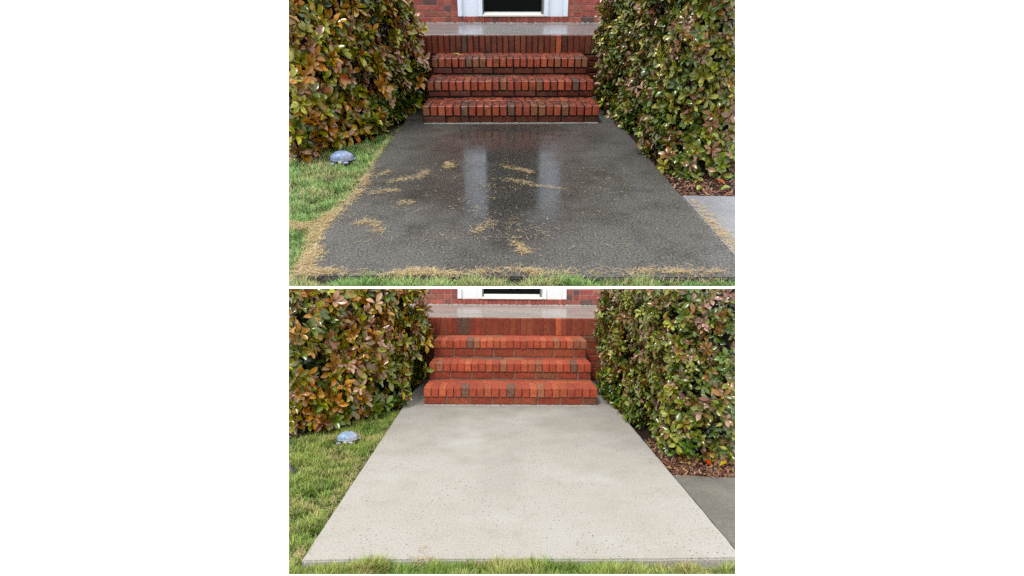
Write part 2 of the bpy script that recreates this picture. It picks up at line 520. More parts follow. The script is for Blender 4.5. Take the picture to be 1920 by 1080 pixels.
    for t, (LV, LT, LC) in enumerate(LEAVES):
        sel = np.where(~M & (tmpl == t))[0]
        if not len(sel): continue
        Vv = np.einsum('nij,vj->nvi', R[sel] * size[sel][:, None, None], LV) + pos[sel][:, None, :]
        Cc = col[sel][:, None, :] * LC[None]
        Vs.append(Vv.reshape(-1, 3)); Cs.append(Cc.reshape(-1, 3))
        Ts.append((LT[None] + (np.arange(len(sel)) * len(LV))[:, None, None] + nv).reshape(-1, 3)); nv += len(sel) * len(LV)
    V, T, C = tri_clip(np.concatenate(Vs), np.concatenate(Ts), np.clip(np.concatenate(Cs), 0, 1), pl.planes)
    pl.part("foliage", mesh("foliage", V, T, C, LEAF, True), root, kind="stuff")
    return root


# ------------------------------------------------------------------ ribbons: grass blades and straw
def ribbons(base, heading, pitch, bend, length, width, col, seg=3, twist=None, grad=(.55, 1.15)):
    """Curved tapering ribbons; heading is the compass angle, pitch the rise at the root, bend the change of pitch to the tip."""
    n = len(base); V = np.zeros((n, 2 * seg + 1, 3)); C = np.zeros((n, 2 * seg + 1, 3))
    p = base.copy()
    h = heading.copy(); pt = pitch.copy()
    for i in range(seg + 1):
        f = i / seg
        d = np.stack([np.cos(pt) * np.cos(h), np.cos(pt) * np.sin(h), np.sin(pt)], 1)
        side = np.stack([-np.sin(h), np.cos(h), np.zeros(n)], 1)
        if i < seg:
            w = (width * (1 - .55 * f))[:, None] * .5
            V[:, 2 * i] = p - side * w; V[:, 2 * i + 1] = p + side * w
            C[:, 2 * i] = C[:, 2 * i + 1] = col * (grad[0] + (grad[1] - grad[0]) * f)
        else:
            V[:, 2 * seg] = p; C[:, 2 * seg] = col * grad[1]
        p = p + d * (length / seg)[:, None]
        pt = pt + bend / seg
        if twist is not None: h = h + twist / seg
    T = []
    for i in range(seg - 1):
        a = 2 * i; T += [(a, a + 1, a + 3), (a, a + 3, a + 2)]
    T.append((2 * seg - 2, 2 * seg - 1, 2 * seg))
    T = np.array(T)[None] + (np.arange(n) * (2 * seg + 1))[:, None, None]
    return V.reshape(-1, 3), T.reshape(-1, 3), np.clip(C.reshape(-1, 3), 0, 1)


def vnoise(P, sc, seed=0):
    return np.array([noise.noise(Vector((p[0] * sc + seed, p[1] * sc, seed * 1.3))) for p in P])


def join(parts):
    Vs, Ts, Cs = [], [], []; n = 0
    for V, T, C in parts:
        Vs.append(V); Ts.append(T + n); Cs.append(C); n += len(V)
    return np.concatenate(Vs), np.concatenate(Ts), np.concatenate(Cs)


def grass(pl, regions, cols, label, n_per=52000, seed=3, hmul=1.0):
    rng = np.random.default_rng(seed); pts = []
    for (x0, x1, y0, y1, f, keep) in regions:
        n = int((x1 - x0) * (y1 - y0) * n_per * f)
        q = np.stack([rng.uniform(x0, x1, n), rng.uniform(y0, y1, n)], 1)
        q = q[np.array([keep(a, b) for a, b in q], bool)]
        pts.append(q)
    Q = np.concatenate(pts); Q3 = np.concatenate([Q, np.full((len(Q), 1), -.05)], 1)
    ok = np.all(np.stack([(Q3 + [0, 0, .03] - p) @ n > -.03 for p, n in pl.planes], -1), -1)
    Q3 = Q3[ok]; Q = Q[ok]; n = len(Q)
    patch = vnoise(Q, 2.6, seed); tuft = vnoise(Q, 11, seed + 4); dryp = vnoise(Q, 4.5, seed + 9)
    thin = rng.random(n) < np.clip(.95 + tuft * 1.7, .12, 1)
    Q3, Q, patch, tuft, dryp = Q3[thin], Q[thin], patch[thin], tuft[thin], dryp[thin]; n = len(Q)
    A = np.array([lin(*c) for c in cols])
    mixv = np.clip(.5 + patch * .7 + tuft * .8 + rng.normal(0, .25, n), 0, 1)[:, None]
    col = A[0] * (1 - mixv) + A[1] * mixv
    dr = rng.random(n) < np.clip(.20 + dryp * .9, .06, .6)
    col[dr] = A[2] * rng.uniform(.7, 1.2, (dr.sum(), 1))
    dk = rng.random(n) < .14
    col[dk] = A[3]
    col *= rng.uniform(.75, 1.3, (n, 1))
    front = np.where((Q[:, 1] < pl.front_y) & (np.abs(Q[:, 0] + .02) < .66), 1.05, .85); hmul = hmul * front
    ln = np.clip(.042 + .028 * tuft + rng.normal(0, .010, n), .015, .085) * hmul
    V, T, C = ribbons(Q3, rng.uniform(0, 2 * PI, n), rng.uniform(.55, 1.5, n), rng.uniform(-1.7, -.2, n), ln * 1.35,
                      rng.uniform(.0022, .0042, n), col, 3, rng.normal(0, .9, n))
    V, T, C = tri_clip(V, T, C, pl.planes)
    return pl.top("grass", mesh("grass", V, T, C, GRASS, True), label, "grass", kind="stuff")


def straw_strands(rng, P, z, ln=(.022, .065), col=((228, 200, 146), (206, 172, 118), (242, 222, 176)), lift=.05):
    n = len(P); A = np.array([lin(*c) for c in col])
    c = A[rng.integers(0, len(A), n)] * rng.uniform(.7, 1.15, (n, 1))
    B = np.concatenate([P, (z + rng.exponential(.004, n))[:, None]], 1)
    return ribbons(B, rng.uniform(0, 2 * PI, n), rng.normal(lift * .5, lift, n), rng.normal(-.08, .12, n), rng.uniform(*ln, n),
                   rng.uniform(.0014, .0026, n), c, 4, rng.normal(0, 1.6, n), (.95, 1.05))


# ------------------------------------------------------------------ masonry
_brick = {}


def brick_mesh(l, d, h, mat, var):
    key = (round(l, 3), round(d, 3), round(h, 3), mat.m.name, var)
    if key not in _brick:
        bm = bm_box(-l / 2, l / 2, -d / 2, d / 2, -h / 2, h / 2, .0045)
        rr = random.Random(var * 77 + 5)
        for v in bm.verts: v.co += Vector((rr.uniform(-1, 1), rr.uniform(-1, 1), rr.uniform(-1, 1))) * .0022
        me = bpy.data.meshes.new("brick"); bm.to_mesh(me); bm.free(); me.materials.append(mat.m); _brick[key] = me
    return _brick[key]


def brick(pl, parent, x0, x1, y0, y1, z0, z1, mat, col, jig=.0015, clip=False):
    c = np.array([(x0 + x1) / 2, (y0 + y1) / 2, (z0 + z1) / 2])
    if clip:
        cs = np.array([(x, y, z) for x in (x0, x1) for y in (y0, y1) for z in (z0, z1)])
        d = np.stack([(cs - p) @ n for p, n in pl.planes], 1)
        if (d < 0).all(0).any(): return None
        if (d < 0).any():
            bm = bm_box(x0, x1, y0, y1, z0, z1, .004)
            for v in bm.verts: v.co -= Vector(c)
            bm_clip(bm, pl.planes, c)
            if len(bm.verts) < 4: bm.free(); return None
            me = bpy.data.meshes.new("brick"); bm.to_mesh(me); bm.free(); me.materials.append(mat.m)
            return pl.part("brick", me, parent, off=c, color=col)
    o = pl.part("brick", brick_mesh(x1 - x0, y1 - y0, z1 - z0, mat, random.randrange(4)), parent, off=c, color=col)
    o.location += Vector((random.uniform(-jig, jig), random.uniform(-jig, jig), random.uniform(-jig, jig)))
    o.rotation_euler = (random.uniform(-.004, .004), random.uniform(-.006, .006), random.uniform(-.006, .006))
    return o


def pick(tone, rr=random, odd=1.0):
    r = rr.random()
    base = tone['grey'] if r < .045 * odd else tone['tan'] if r < .15 * odd else tone['orange'] if r < .42 else tone['red']
    k = rr.uniform(.86, 1.14)
    return tuple(min(1, c * k) for c in base)


def steps_and_porch(pl):
    q = pl; mat, mort = q.brick_mat, q.mort
    x0, x1 = q.xs; W = x1 - x0
    st = pl.thing("brick_steps", ((x0 + x1) / 2, q.Y[0], 0), q.lab['steps'], "steps")
    rr = random.Random(21)
    zb = 0.0
    for k in range(3):
        yf = q.Y[k]; yn = q.Y[k + 1] if k < 2 else q.PY
        zt = q.Z[k]; rise = zt - zb; hh = .086; sh = rise - hh - .02
        # mortar body, recessed behind the brick faces
        bm = bm_box(x0 + .007, x1 - .007, yf + .020, (q.PY - .002 if k < 2 else q.PY - .002), zb + (.001 if k == 0 else -.004), zt - .006)
        pl.bm_part("mortar", bm, mort, st)
        pitch = W / 23
        tread = yn - yf; hd = tread * .66
        for i in range(23):                                   # row of headers on edge, the tread nosing
            a = x0 + i * pitch
            brick(pl, st, a + q.jt, a + pitch - q.jt, yf, yf + hd - .01, zt - hh, zt, mat, pick(q.tone, rr, q.odd))
        lx = [x0 + i * pitch * 3 for i in range(8)] + [x1]    # row of stretchers below
        if lx[-1] - lx[-2] < .05: lx.pop(-2)
        for a, b in zip(lx[:-1], lx[1:]):
            brick(pl, st, a + .011, b - .004 + (-.008 if b == x1 else 0), yf + .012, yf + .10, zb + .010, zb + .010 + sh, mat, pick(q.tone_low, rr, .2))  # colours scaled darker to paint in the shade under the nosing
        lx = [x0, x0 + pitch * 1.5] + [x0 + pitch * 1.5 + i * pitch * 3 for i in range(1, 8)]
        lx = [v for v in lx if v < x1 - .05] + [x1]
        for a, b in zip(lx[:-1], lx[1:]):                     # row of stretchers at the back of the tread
            brick(pl, st, a + .005, b - .005, yf + hd, yn + .010, zt - .060, zt - .003, mat, pick(q.tone, rr))
        zb = zt
    bm = bmesh.new()
    for i in range(60):
        a = x0 + .01 + (W - .02) * i / 60
        bm_box(a, a + (W - .02) / 60 * random.uniform(.9, 1.0), q.Y[0] + .012 - random.uniform(.010, .018), q.Y[0] + .016, -.001, random.uniform(.005, .009), 0, bm)
    pl.bm_part("caulk_line", bm, CAULK, st)

    # porch: brick skirt and concrete slab
    po = pl.thing("porch", (.1, q.PY, 0), q.lab['porch'], "porch")
    L, Rr = q.porch_x
    pl.bm_part("mortar", bm_box(L, Rr, q.PY + .008, q.PY + .10, -.05, q.PZ - .012), mort, po)
    n = round((Rr - L) / .0665); pitch = (Rr - L) / n; rs = random.Random(4)
    for i in range(n):
        a = L + i * pitch
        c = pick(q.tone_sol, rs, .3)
        if abs(a - q.dark_soldier) < .036: c = tuple(np.array(q.tone['grey']) * .55)
        if abs(a - q.bright_soldier) < .036: c = tuple(np.array(q.tone['orange']) * 1.1)
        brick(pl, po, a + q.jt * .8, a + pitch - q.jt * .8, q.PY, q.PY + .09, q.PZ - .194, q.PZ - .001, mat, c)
    zc = q.PZ - .204; nr = 7; ph = zc / nr
    for r in range(nr):
        for (a0, b0) in ((L, x0 + .03), (x1 - .03, Rr)):
            a = a0 - (.11 if r % 2 else 0)
            while a < b0:
                b = min(a + .215, b0)
                aa = max(a, a0)
                if b - aa > .04:
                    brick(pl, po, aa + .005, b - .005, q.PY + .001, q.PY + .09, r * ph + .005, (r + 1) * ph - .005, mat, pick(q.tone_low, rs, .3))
                a += .215
    bm = bm_box(L, Rr, q.PY + .088, q.WY + .02, q.PZ - .12, q.PZ + .003, .004)
    pl.bm_part("slab", bm, q.porch_m, po)
    return st


def house(pl):
    q = pl; tz = q.top_z; Z0 = q.PZ + .003
    ho = pl.thing("brick_house", (.1, q.WY, Z0), q.lab['house'], "house")
    L, Rr = q.wall_x; jl, jr = q.jamb; ht = q.head_z; rr = random.Random(12)
    zc = min(tz, .98)
    for (a0, b0, sgn) in ((L, jl, 1), (jr, Rr, -1)):
        bm = bm_box(a0, b0, q.WY + .008, q.WY + .12, Z0, zc - .003)
        pl.bm_part("wall", bm, MORT_W, ho, clip=True)
        r = 0; z = Z0 + .008
        while z < zc - .03:
            zz = min(z + .070, zc)
            # two stacked half bricks beside the frame, then running bond
            edge = b0 if sgn > 0 else a0
            cuts = [edge, edge - sgn * .098, edge - sgn * .20]
            e = edge - sgn * (.20 + (.105 if r % 2 else .205)); far = a0 if sgn > 0 else b0
            while (e - far) * sgn > .03: cuts.append(e); e -= sgn * .205
            cuts.append(far)
            for a, b in zip(cuts[:-1], cuts[1:]):
                lo, hi = min(a, b), max(a, b)
                col = pick(q.tone_wall, rr)
                brick(pl, ho, lo + .006, hi - .006, q.WY - rr.uniform(0, .004), q.WY + .09, z, zz, q.wall_brick, col, .0008, clip=True)
            z += .079; r += 1
    # sill course of headers under the door
    n = 25; p = (jr - jl) / n
    pl.bm_part("wall", bm_box(jl, jr, q.WY + .008, q.WY + .12, Z0 - .001, ht - .003), MORT_W, ho)
    for i in range(n):
        brick(pl, ho, jl + i * p + .003, jl + (i + 1) * p - .003, q.WY - .006, q.WY + .10, Z0 + .008, ht, q.wall_brick, pick(q.tone_wall, rr), .0008)
    bm = bmesh.new()
    for i in range(90):
        a = L + (Rr - L) * i / 90
        bm_box(a, a + (Rr - L) / 90 * random.uniform(.8, 1.05), q.WY - random.uniform(.012, .045), q.WY + .006, Z0 - .002, Z0 + random.uniform(.004, .014), 0, bm)
    pl.bm_part("caulk_line", bm, CAULK, ho)
    # door surround
    g0, g1 = q.glass; zt = min(tz, ht + 2.15)
    for (a, b) in ((jl, g0), (g1, jr)):
        w = .058
        pn = pl.bm_part("side_panel", bm_box(a + w - .002, b - w + .002, q.WY + .014, q.WY + .08, ht, zt), q.paint, ho, clip=True)
        for (c, d) in ((a, a + w), (b - w, b)):
            pl.bm_part("trim", bm_box(c, d, q.WY - .022, q.WY + .081, ht + .001, zt, .004), q.paint, pn, clip=True)
    do = pl.bm_part("door_sill", bm_box(g0, g1, q.WY - .03, q.WY + .10, ht, ht + q.sill_h * .45, .004), SILLP, ho)
    dr = pl.bm_part("door", bm_box(g0 + .021, g1 - .039, q.WY + .02, q.WY + .06, ht + q.sill_h * .45 + .009, ht + q.sill_h, .003), SILLP, ho)
    pl.bm_part("glass_pane", bm_box(g0 + .020, g1 - .038, q.WY + .035, q.WY + .045, ht + q.sill_h, zt - .01), GLASS, dr, clip=True)
    for (c, d) in ((g0 - .001, g0 + .020), (g1 - .038, g1 - .018)):
        pl.bm_part("weather_strip", bm_box(c, d, q.WY - .002, q.WY + .05, ht + q.sill_h * .45 + .001, zt - .01), GASKET, dr, clip=True)
    pl.bm_part("stile", bm_box(g1 - .017, g1 - .002, q.WY + .018, q.WY + .06, ht + q.sill_h * .45 + .001, zt - .01), PAINT, dr, clip=True)
    if tz > 2:                                                # the wall goes on above the picture
        m = q.upper_wall
        for (a, b, c, d) in ((L, jl, zc, tz), (jr, Rr, zc, tz), (jl, jr, zt + .12, tz)):
            pl.bm_part("wall", bm_box(a, b, q.WY, q.WY + .12, c, d), m, ho, clip=True)
        pl.bm_part("door_head", bm_box(jl, jr, q.WY - .02, q.WY + .08, zt, zt + .12, .005), PAINT, ho)
    return ho


# ------------------------------------------------------------------ ground
def outline_slab(pl, pts, zt, zb, mat, name, label, cat, bev=.007, wob=.002, clip=True):
    P = []
    rr = random.Random(len(pts) + int(zt * 1000))
    for i, (x, y) in enumerate(pts):
        x2, y2 = pts[(i + 1) % len(pts)]; d = math.hypot(x2 - x, y2 - y); n = max(1, int(d / .06))
        for k in range(n):
            f = k / n; w = wob if k else 0
            P.append((x + (x2 - x) * f + rr.uniform(-w, w), y + (y2 - y) * f + rr.uniform(-w, w)))
    bm = bmesh.new()
    t = [bm.verts.new((x, y, zt)) for x, y in P]; f = bm.faces.new(t)
    r = bmesh.ops.extrude_face_region(bm, geom=[f])
    for v in r['geom']:
        if isinstance(v, bmesh.types.BMVert): v.co.z = zb
    bmesh.ops.recalc_face_normals(bm, faces=bm.faces[:])
    te = [e for e in bm.edges if all(abs(v.co.z - zt) < 1e-5 for v in e.verts)]
    if bev: bmesh.ops.bevel(bm, geom=te, offset=bev, segments=2, affect='EDGES')
    if clip: bm_clip(bm, pl.planes)
    bmesh.ops.triangulate(bm, faces=[g for g in bm.faces if len(g.verts) > 4])
    me = bpy.data.meshes.new(name); bm.to_mesh(me); bm.free(); me.materials.append(mat.m)
    return pl.top(name, me, label, cat, kind="structure")


def mulch(pl, reg, n, cols, label, seed):
    rng = np.random.default_rng(seed); x0, x1, y0, y1 = reg
    P = np.stack([rng.uniform(x0, x1, n), rng.uniform(y0, y1, n)], 1)
    z = -.035 + rng.exponential(.010, n) + .012 * vnoise(P, 9, seed)
    A = np.array([lin(*c) for c in cols])
    c = A[rng.integers(0, len(A), n)] * rng.uniform(.5, 1.25, (n, 1))
    B = np.concatenate([P, z[:, None]], 1)
    V, T, C = ribbons(B, rng.uniform(0, 2 * PI, n), rng.normal(.2, .3, n), rng.normal(-.3, .5, n), rng.uniform(.012, .055, n),
                      rng.uniform(.004, .015, n), c, 2, rng.normal(0, .5, n), (.9, 1.1))
    V, T, C = tri_clip(V, T, C, pl.planes)
    return pl.top("mulch", mesh("mulch", V, T, C, MULCH, False), label, "mulch", kind="stuff")


def loose_leaf(pl, p, size, rz, col, tilt, label, tm=0):
    o = bpy.data.objects.new("fallen_leaf", LEAF_ME[tm]); COL.objects.link(o)
    o.matrix_world = pl.M @ Matrix.Translation(p) @ Matrix.Rotation(rz, 4, 'Z') @ Matrix.Rotation(tilt, 4, 'X') @ Matrix.Scale(size, 4)
    o.color = (*lin(*col), 1)
    return tag(o, label, "leaf", "fallen leaves")


def turtle(pl, base, s, rz, mat_a, label):
    """Garden turtle facing the path's foot: domed shell with rim and scutes, head, flippers and tail."""
    t = pl.thing("turtle_ornament", base, label, "garden ornament", "turtle ornaments", rz)
    kid = lambda name, bm, mat, sm=True, par=None: _kid(name, bm, mat, sm, par)

    def _kid(name, bm, mat, sm, par):
        me = bpy.data.meshes.new(name); bm.to_mesh(me); bm.free(); me.materials.append(mat.m)
        for p in me.polygons: p.use_smooth = sm
        o = bpy.data.objects.new(name, me); COL.objects.link(o); o.parent = par or t
        return o
    bm = bmesh.new(); nu, nv = 36, 14; rows = []
    for j in range(nv + 1):
        f = j / nv; ring = []
        for i in range(nu):
            a = 2 * PI * i / nu
            if j == 0: r, z = 1.0, .30
            elif j == 1: r, z = 1.04, .345
            elif j == 2: r, z = .97, .40
            else:
                g = (j - 2) / (nv - 2) * PI / 2; r, z = .97 * math.cos(g), .40 + .66 * math.sin(g)
            ridge = 0
            if 3 <= j < nv:
                seam = min(abs(math.sin(a * 2.5 + .3)), abs(math.sin((j - 2) / (nv - 2) * PI * 1.6 + .4)))
                ridge = .060 * min(1, seam * 3.2) + .035 * noise.noise(Vector((math.cos(a) * 2.3, math.sin(a) * 2.3, z * 3 + 1)))
            r2 = r + ridge * .6
            ring.append(bm.verts.new((math.cos(a) * r2 * .60 * s, math.sin(a) * r2 * .42 * s, (z + ridge) * .56 * s)) if j < nv else None)
        rows.append(ring)
    top = bm.verts.new((0, 0, 1.09 * .56 * s))
    for j in range(nv - 1):
        for i in range(nu):
            k = (i + 1) % nu; bm.faces.new((rows[j][i], rows[j][k], rows[j + 1][k], rows[j + 1][i]))
    for i in range(nu): bm.faces.new((rows[nv - 1][i], rows[nv - 1][(i + 1) % nu], top))
    bm.faces.new(list(reversed(rows[0])))
    shell = kid("shell", bm, mat_a)
    # small dark hollow worn into the shell
    bm = bmesh.new(); bmesh.ops.create_uvsphere(bm, u_segments=14, v_segments=8, radius=1)
    for v in bm.verts: v.co = Vector((v.co.x * .085 * s, v.co.y * .06 * s, v.co.z * .035 * s))
    h = kid("hollow", bm, SPOT, par=shell); h.location = (-.17 * s, -.05 * s, .565 * s); h.rotation_euler = (.25, -.28, .2)

    def blob(name, c, r, mat, rot=(0, 0, 0)):
        bm = bmesh.new(); bmesh.ops.create_uvsphere(bm, u_segments=16, v_segments=10, radius=1)
        for v in bm.verts:
            v.co = Vector((v.co.x * r[0] * (1 + .15 * v.co.y), v.co.y * r[1], v.co.z * r[2])) * s
        o = kid(name, bm, mat); o.location = Vector(c) * s; o.rotation_euler = rot; return o
    hd = blob("head", (-.06, -.44, .12), (.12, .13, .10), CREAM)
    for sx in (-1, 1):
        bm = bmesh.new(); bmesh.ops.create_uvsphere(bm, u_segments=8, v_segments=6, radius=.016 * s)
        e = kid("eye", bm, SPOT, par=hd); e.location = (sx * .075 * s, -.075 * s, .045 * s)
    blob("flipper", (-.46, -.32, .05), (.15, .09, .075), mat_a, (0, 0, .5))
    blob("flipper", (.20, -.40, .10), (.18, .09, .075), mat_a, (0, 0, -.15))
    blob("flipper", (.40, .22, .05), (.13, .08, .06), mat_a, (0, 0, .6))
    blob("flipper", (-.38, .24, .05), (.13, .08, .06), mat_a, (0, 0, -.6))
    blob("tail", (.66, .02, .20), (.07, .05, .04), mat_a, (0, .2, 0))
    return t


def rod(pl, a, b, r, name, label, cat):
    a, b = Vector(a), Vector(b); d = b - a
    bm = bmesh.new(); bmesh.ops.create_cone(bm, cap_ends=True, segments=12, radius1=r, radius2=r * .9, depth=d.length)
    bmesh.ops.bevel(bm, geom=[e for e in bm.edges if e.calc_face_angle(0) > 1], offset=r * .2, segments=1, affect='EDGES')
    M = Matrix.Translation((a + b) / 2) @ d.to_track_quat('Z', 'Y').to_matrix().to_4x4()
    bmesh.ops.transform(bm, matrix=M, verts=bm.verts[:])
    bm2 = bmesh.new(); bmesh.ops.create_uvsphere(bm2, u_segments=12, v_segments=8, radius=r * 1.5)
    bmesh.ops.transform(bm2, matrix=Matrix.Translation(a + d * .30), verts=bm2.verts[:])
    me = bpy.data.meshes.new("t"); bm2.to_mesh(me); bm2.free(); bm.from_mesh(me); bpy.data.meshes.remove(me)
    bm_clip(bm, pl.planes)
    me = bpy.data.meshes.new(name); bm.to_mesh(me); bm.free(); me.materials.append(PIPE.m)
    for p in me.polygons: p.use_smooth = True
    return pl.top(name, me, label, cat)


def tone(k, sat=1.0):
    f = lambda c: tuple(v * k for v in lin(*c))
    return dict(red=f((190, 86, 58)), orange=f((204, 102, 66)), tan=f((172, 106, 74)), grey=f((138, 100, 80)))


def wall_tone(k):
    f = lambda c: tuple(v * k for v in lin(*c))
    return dict(red=f((176, 92, 84)), orange=f((188, 104, 90)), tan=f((162, 100, 86)), grey=f((116, 88, 84)))


upper_wall = Mat("brick courses", .7, .3)
_bt = upper_wall.n('ShaderNodeTexBrick', Scale=1.0)
_mp = upper_wall.n('ShaderNodeMapping'); _mp.inputs['Rotation'].default_value = (-PI / 2, 0, 0)
upper_wall.link(upper_wall.obj(), _mp.inputs['Vector']); upper_wall.link(_mp.outputs[0], _bt.inputs['Vector'])
for k_, v_ in (('Brick Width', .205), ('Row Height', .079), ('Mortar Size', .009)): _bt.inputs[k_].default_value = v_
_bt.inputs['Color1'].default_value = (.24, .09, .07, 1); _bt.inputs['Color2'].default_value = (.18, .07, .055, 1); _bt.inputs['Mortar'].default_value = (.28, .19, .16, 1)  # brick colours darkened to stand for the shade of an unbuilt porch roof
upper_wall.color(_bt.outputs['Color'])

DARK = Place(M_BACK, VU, (541, 1379, -800, 537),
             Y=[5.055, 5.50, 5.97], Z=[.157, .307, .463], PY=6.53, PZ=.641, WY=8.85, xs=(-.742, .890),
             porch_x=(-1.45, 1.65), wall_x=(-1.75, 1.95), jamb=(-.657, .962), glass=(-.295, .613), head_z=.732, sill_h=.060,
             top_z=4.2, odd=1.4, front_y=2.07, paint=PAINT_COOL, brick_mat=BRICK_D, wall_brick=BRICK_C, mort=MORT_D, jt=.0075,
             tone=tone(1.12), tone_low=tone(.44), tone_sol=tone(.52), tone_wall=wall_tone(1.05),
             dark_soldier=-.456, bright_soldier=.62,
             porch_m=porch_mat("wet porch concrete", (.25, .255, .265), (.35, .35, .355)), upper_wall=upper_wall,
             lab=dict(steps="three damp red brick steps with blackened joints above the dark wet path",
                      porch="concrete porch with grimy brick skirt behind the blackened steps",
                      house="red brick house front whose white door stands behind the blackened steps"))
CLEAN = Place(M_FRONT, VL, (541, 1379, 541, 1077),
              Y=[4.988, 5.355, 5.69], Z=[.167, .334, .519], PY=6.12, PZ=.712, WY=8.03, xs=(-.762, .888),
              porch_x=(-1.40, 1.65), wall_x=(-1.65, 1.9), jamb=(-.711, .931), glass=(-.341, .568), head_z=.805, sill_h=.074,
              top_z=1.02, odd=1.0, front_y=2.36, paint=PAINT, brick_mat=BRICK_C, wall_brick=BRICK_C, mort=MORT_C, jt=.0042,
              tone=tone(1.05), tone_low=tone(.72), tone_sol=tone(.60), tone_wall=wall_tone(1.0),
              dark_soldier=-.503, bright_soldier=.585,
              porch_m=porch_mat("rinsed porch concrete", (.42, .375, .345), (.51, .465, .43)), upper_wall=upper_wall,
              lab=dict(steps="three clean red brick steps with pale joints above the clean pale path",
                       porch="rinsed concrete porch with clean brick skirt behind the clean steps",
                       house="red brick house front whose white door stands behind the clean steps"))

for pl in (DARK, CLEAN):
    steps_and_porch(pl); house(pl)

# paths, side paths and soil
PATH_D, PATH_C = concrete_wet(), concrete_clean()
outline_slab(DARK, [(-.925, 2.06), (.30, 2.03), (1.075, 2.02), (1.082, 6.52), (-.930, 6.52)], 0, -.11,
             PATH_D, "path", "dark wet stained concrete path below the blackened steps", "path")
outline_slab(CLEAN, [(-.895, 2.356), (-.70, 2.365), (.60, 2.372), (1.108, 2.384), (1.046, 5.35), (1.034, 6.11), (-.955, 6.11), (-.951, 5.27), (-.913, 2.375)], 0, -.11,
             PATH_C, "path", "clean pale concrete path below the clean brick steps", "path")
outline_slab(DARK, [(1.084, 2.0), (2.6, 2.0), (2.6, 3.0), (1.6, 3.08), (1.086, 3.115)], -.012, -.11,
             concrete_side("blue grey damp concrete", (.27, .28, .31), (.35, .36, .40), .5), "side_path", "pale grey concrete side path right of the dark wet path", "path")
outline_slab(CLEAN, [(1.114, 2.2), (2.6, 2.2), (2.6, 3.25), (1.6, 3.325), (1.090, 3.385)], -.012, -.11,
             concrete_side("uncleaned concrete", (.185, .170, .142), (.25, .232, .195), .8), "side_path", "uncleaned dark grey side path right of the clean pale path", "path")
for pl, nm in ((DARK, "dark wet path"), (CLEAN, "clean pale path")):
    outline_slab(pl, [(-4, 1.7), (4, 1.7), (4, 9.2), (-4, 9.2)], -.05, -.5, SOIL, "ground", "bare soil under the grass beside the " + nm, "ground", bev=0, wob=0)
outline_slab(DARK, [(1.087, 3.118), (1.6, 3.085), (2.6, 3.05), (2.6, 6.5), (1.088, 6.5), (1.086, 4.2)], -.034, -.049, BED, "bed_soil", "mulch bed soil right of the dark wet path", "bed", bev=0, wob=0)
outline_slab(CLEAN, [(1.093, 3.39), (1.6, 3.33), (2.6, 3.25), (2.6, 6.1), (1.04, 6.1), (1.088, 3.7)], -.034, -.049, BED, "bed_soil", "mulch bed soil right of the clean pale path", "bed", bev=0, wob=0)

# the lawn goes on towards the street, behind the viewer
LAWN = flat_mat("mown lawn", (.09, .12, .045), .9, .2, .4, 3, .3, 1.0)
bm = bm_box(-40, 40, -40, 2.24, -.5, -.05)
me = bpy.data.meshes.new("lawn"); bm.to_mesh(me); bm.free(); me.materials.append(LAWN.m)
CLEAN.top("lawn", me, "open mown lawn running on towards the street", "lawn", kind="structure")

# hedges
PAL_LEFT = [(6, 146, 142, 36), (4.5, 172, 172, 58), (4, 182, 120, 44), (3, 196, 142, 68), (2, 146, 94, 62), (2, 212, 170, 142), (5, 92, 110, 34), (.3, 206, 96, 60), (3, 122, 96, 38), (1, 198, 164, 70)]
PAL_RIGHT = [(6.5, 130, 132, 46), (4.5, 158, 162, 66), (3, 156, 112, 60), (1.6, 180, 136, 110), (6, 96, 116, 42), (1, 198, 160, 146), (3.5, 126, 94, 50), (.8, 198, 184, 88), (.8, 132, 80, 60)]
gl = lambda c: np.clip((.55 - c[2]) / .5, 0, 1) * np.clip((c[0] + 1.25) / .3, 0, .8)
gr = lambda c: .12 + .45 * np.clip((.4 - c[2]) / .4, 0, 1)
hedge(DARK, [(-2.3, 3.05), (-1.65, 3.76), (-1.42, 4.03), (-1.23, 4.38), (-1.02, 4.72), (-.93, 5.15), (-.90, 5.7), (-.90, 6.2), (-.95, 6.44)],
      [(-3.4, 3.2), (-3.4, 6.44)], 1.35, .090, 350, PAL_LEFT, gl, "tall hedge of bronze and green leaves left of the blackened brick steps", "hedges of glossy leaves",
      [((-.77, 5.7, .76), (.8, -.3, .5)), ((-.78, 5.6, .49), (.9, -.3, .2)), ((-.80, 5.4, .30), (.8, -.4, .5))], .16, 3)
hedge(DARK, [(1.12, 6.44), (1.08, 6.1), (1.06, 5.4), (1.10, 4.4), (1.105, 3.76), (1.13, 3.56), (1.28, 3.48), (1.6, 3.45), (2.3, 3.41)],
      [(3.4, 6.44), (3.4, 3.40)][::-1], 1.35, .061, 700, PAL_RIGHT, gr, "tall hedge of olive and pinkish leaves right of the blackened brick steps", "hedges of glossy leaves",
      [((.99, 5.9, .62), (-.8, -.3, .5)), ((1.0, 5.6, .3), (-.8, -.3, .2))], .06, 5, -.02)
hedge(CLEAN, [(-2.4, 3.1), (-1.75, 3.88), (-1.50, 4.18), (-1.28, 4.46), (-1.03, 4.72), (-.93, 5.15), (-.90, 5.6), (-.92, 6.04)],
      [(-3.4, 3.2), (-3.4, 6.04)], 1.5, .090, 350, PAL_LEFT, gl, "tall hedge of bronze and green leaves left of the clean brick steps", "hedges of glossy leaves",
      [((-.83, 5.5, .86), (.8, -.3, .5)), ((-.80, 5.3, .27), (.9, -.3, .3)), ((-.81, 5.4, .52), (.8, -.4, .5))], .12, 8)
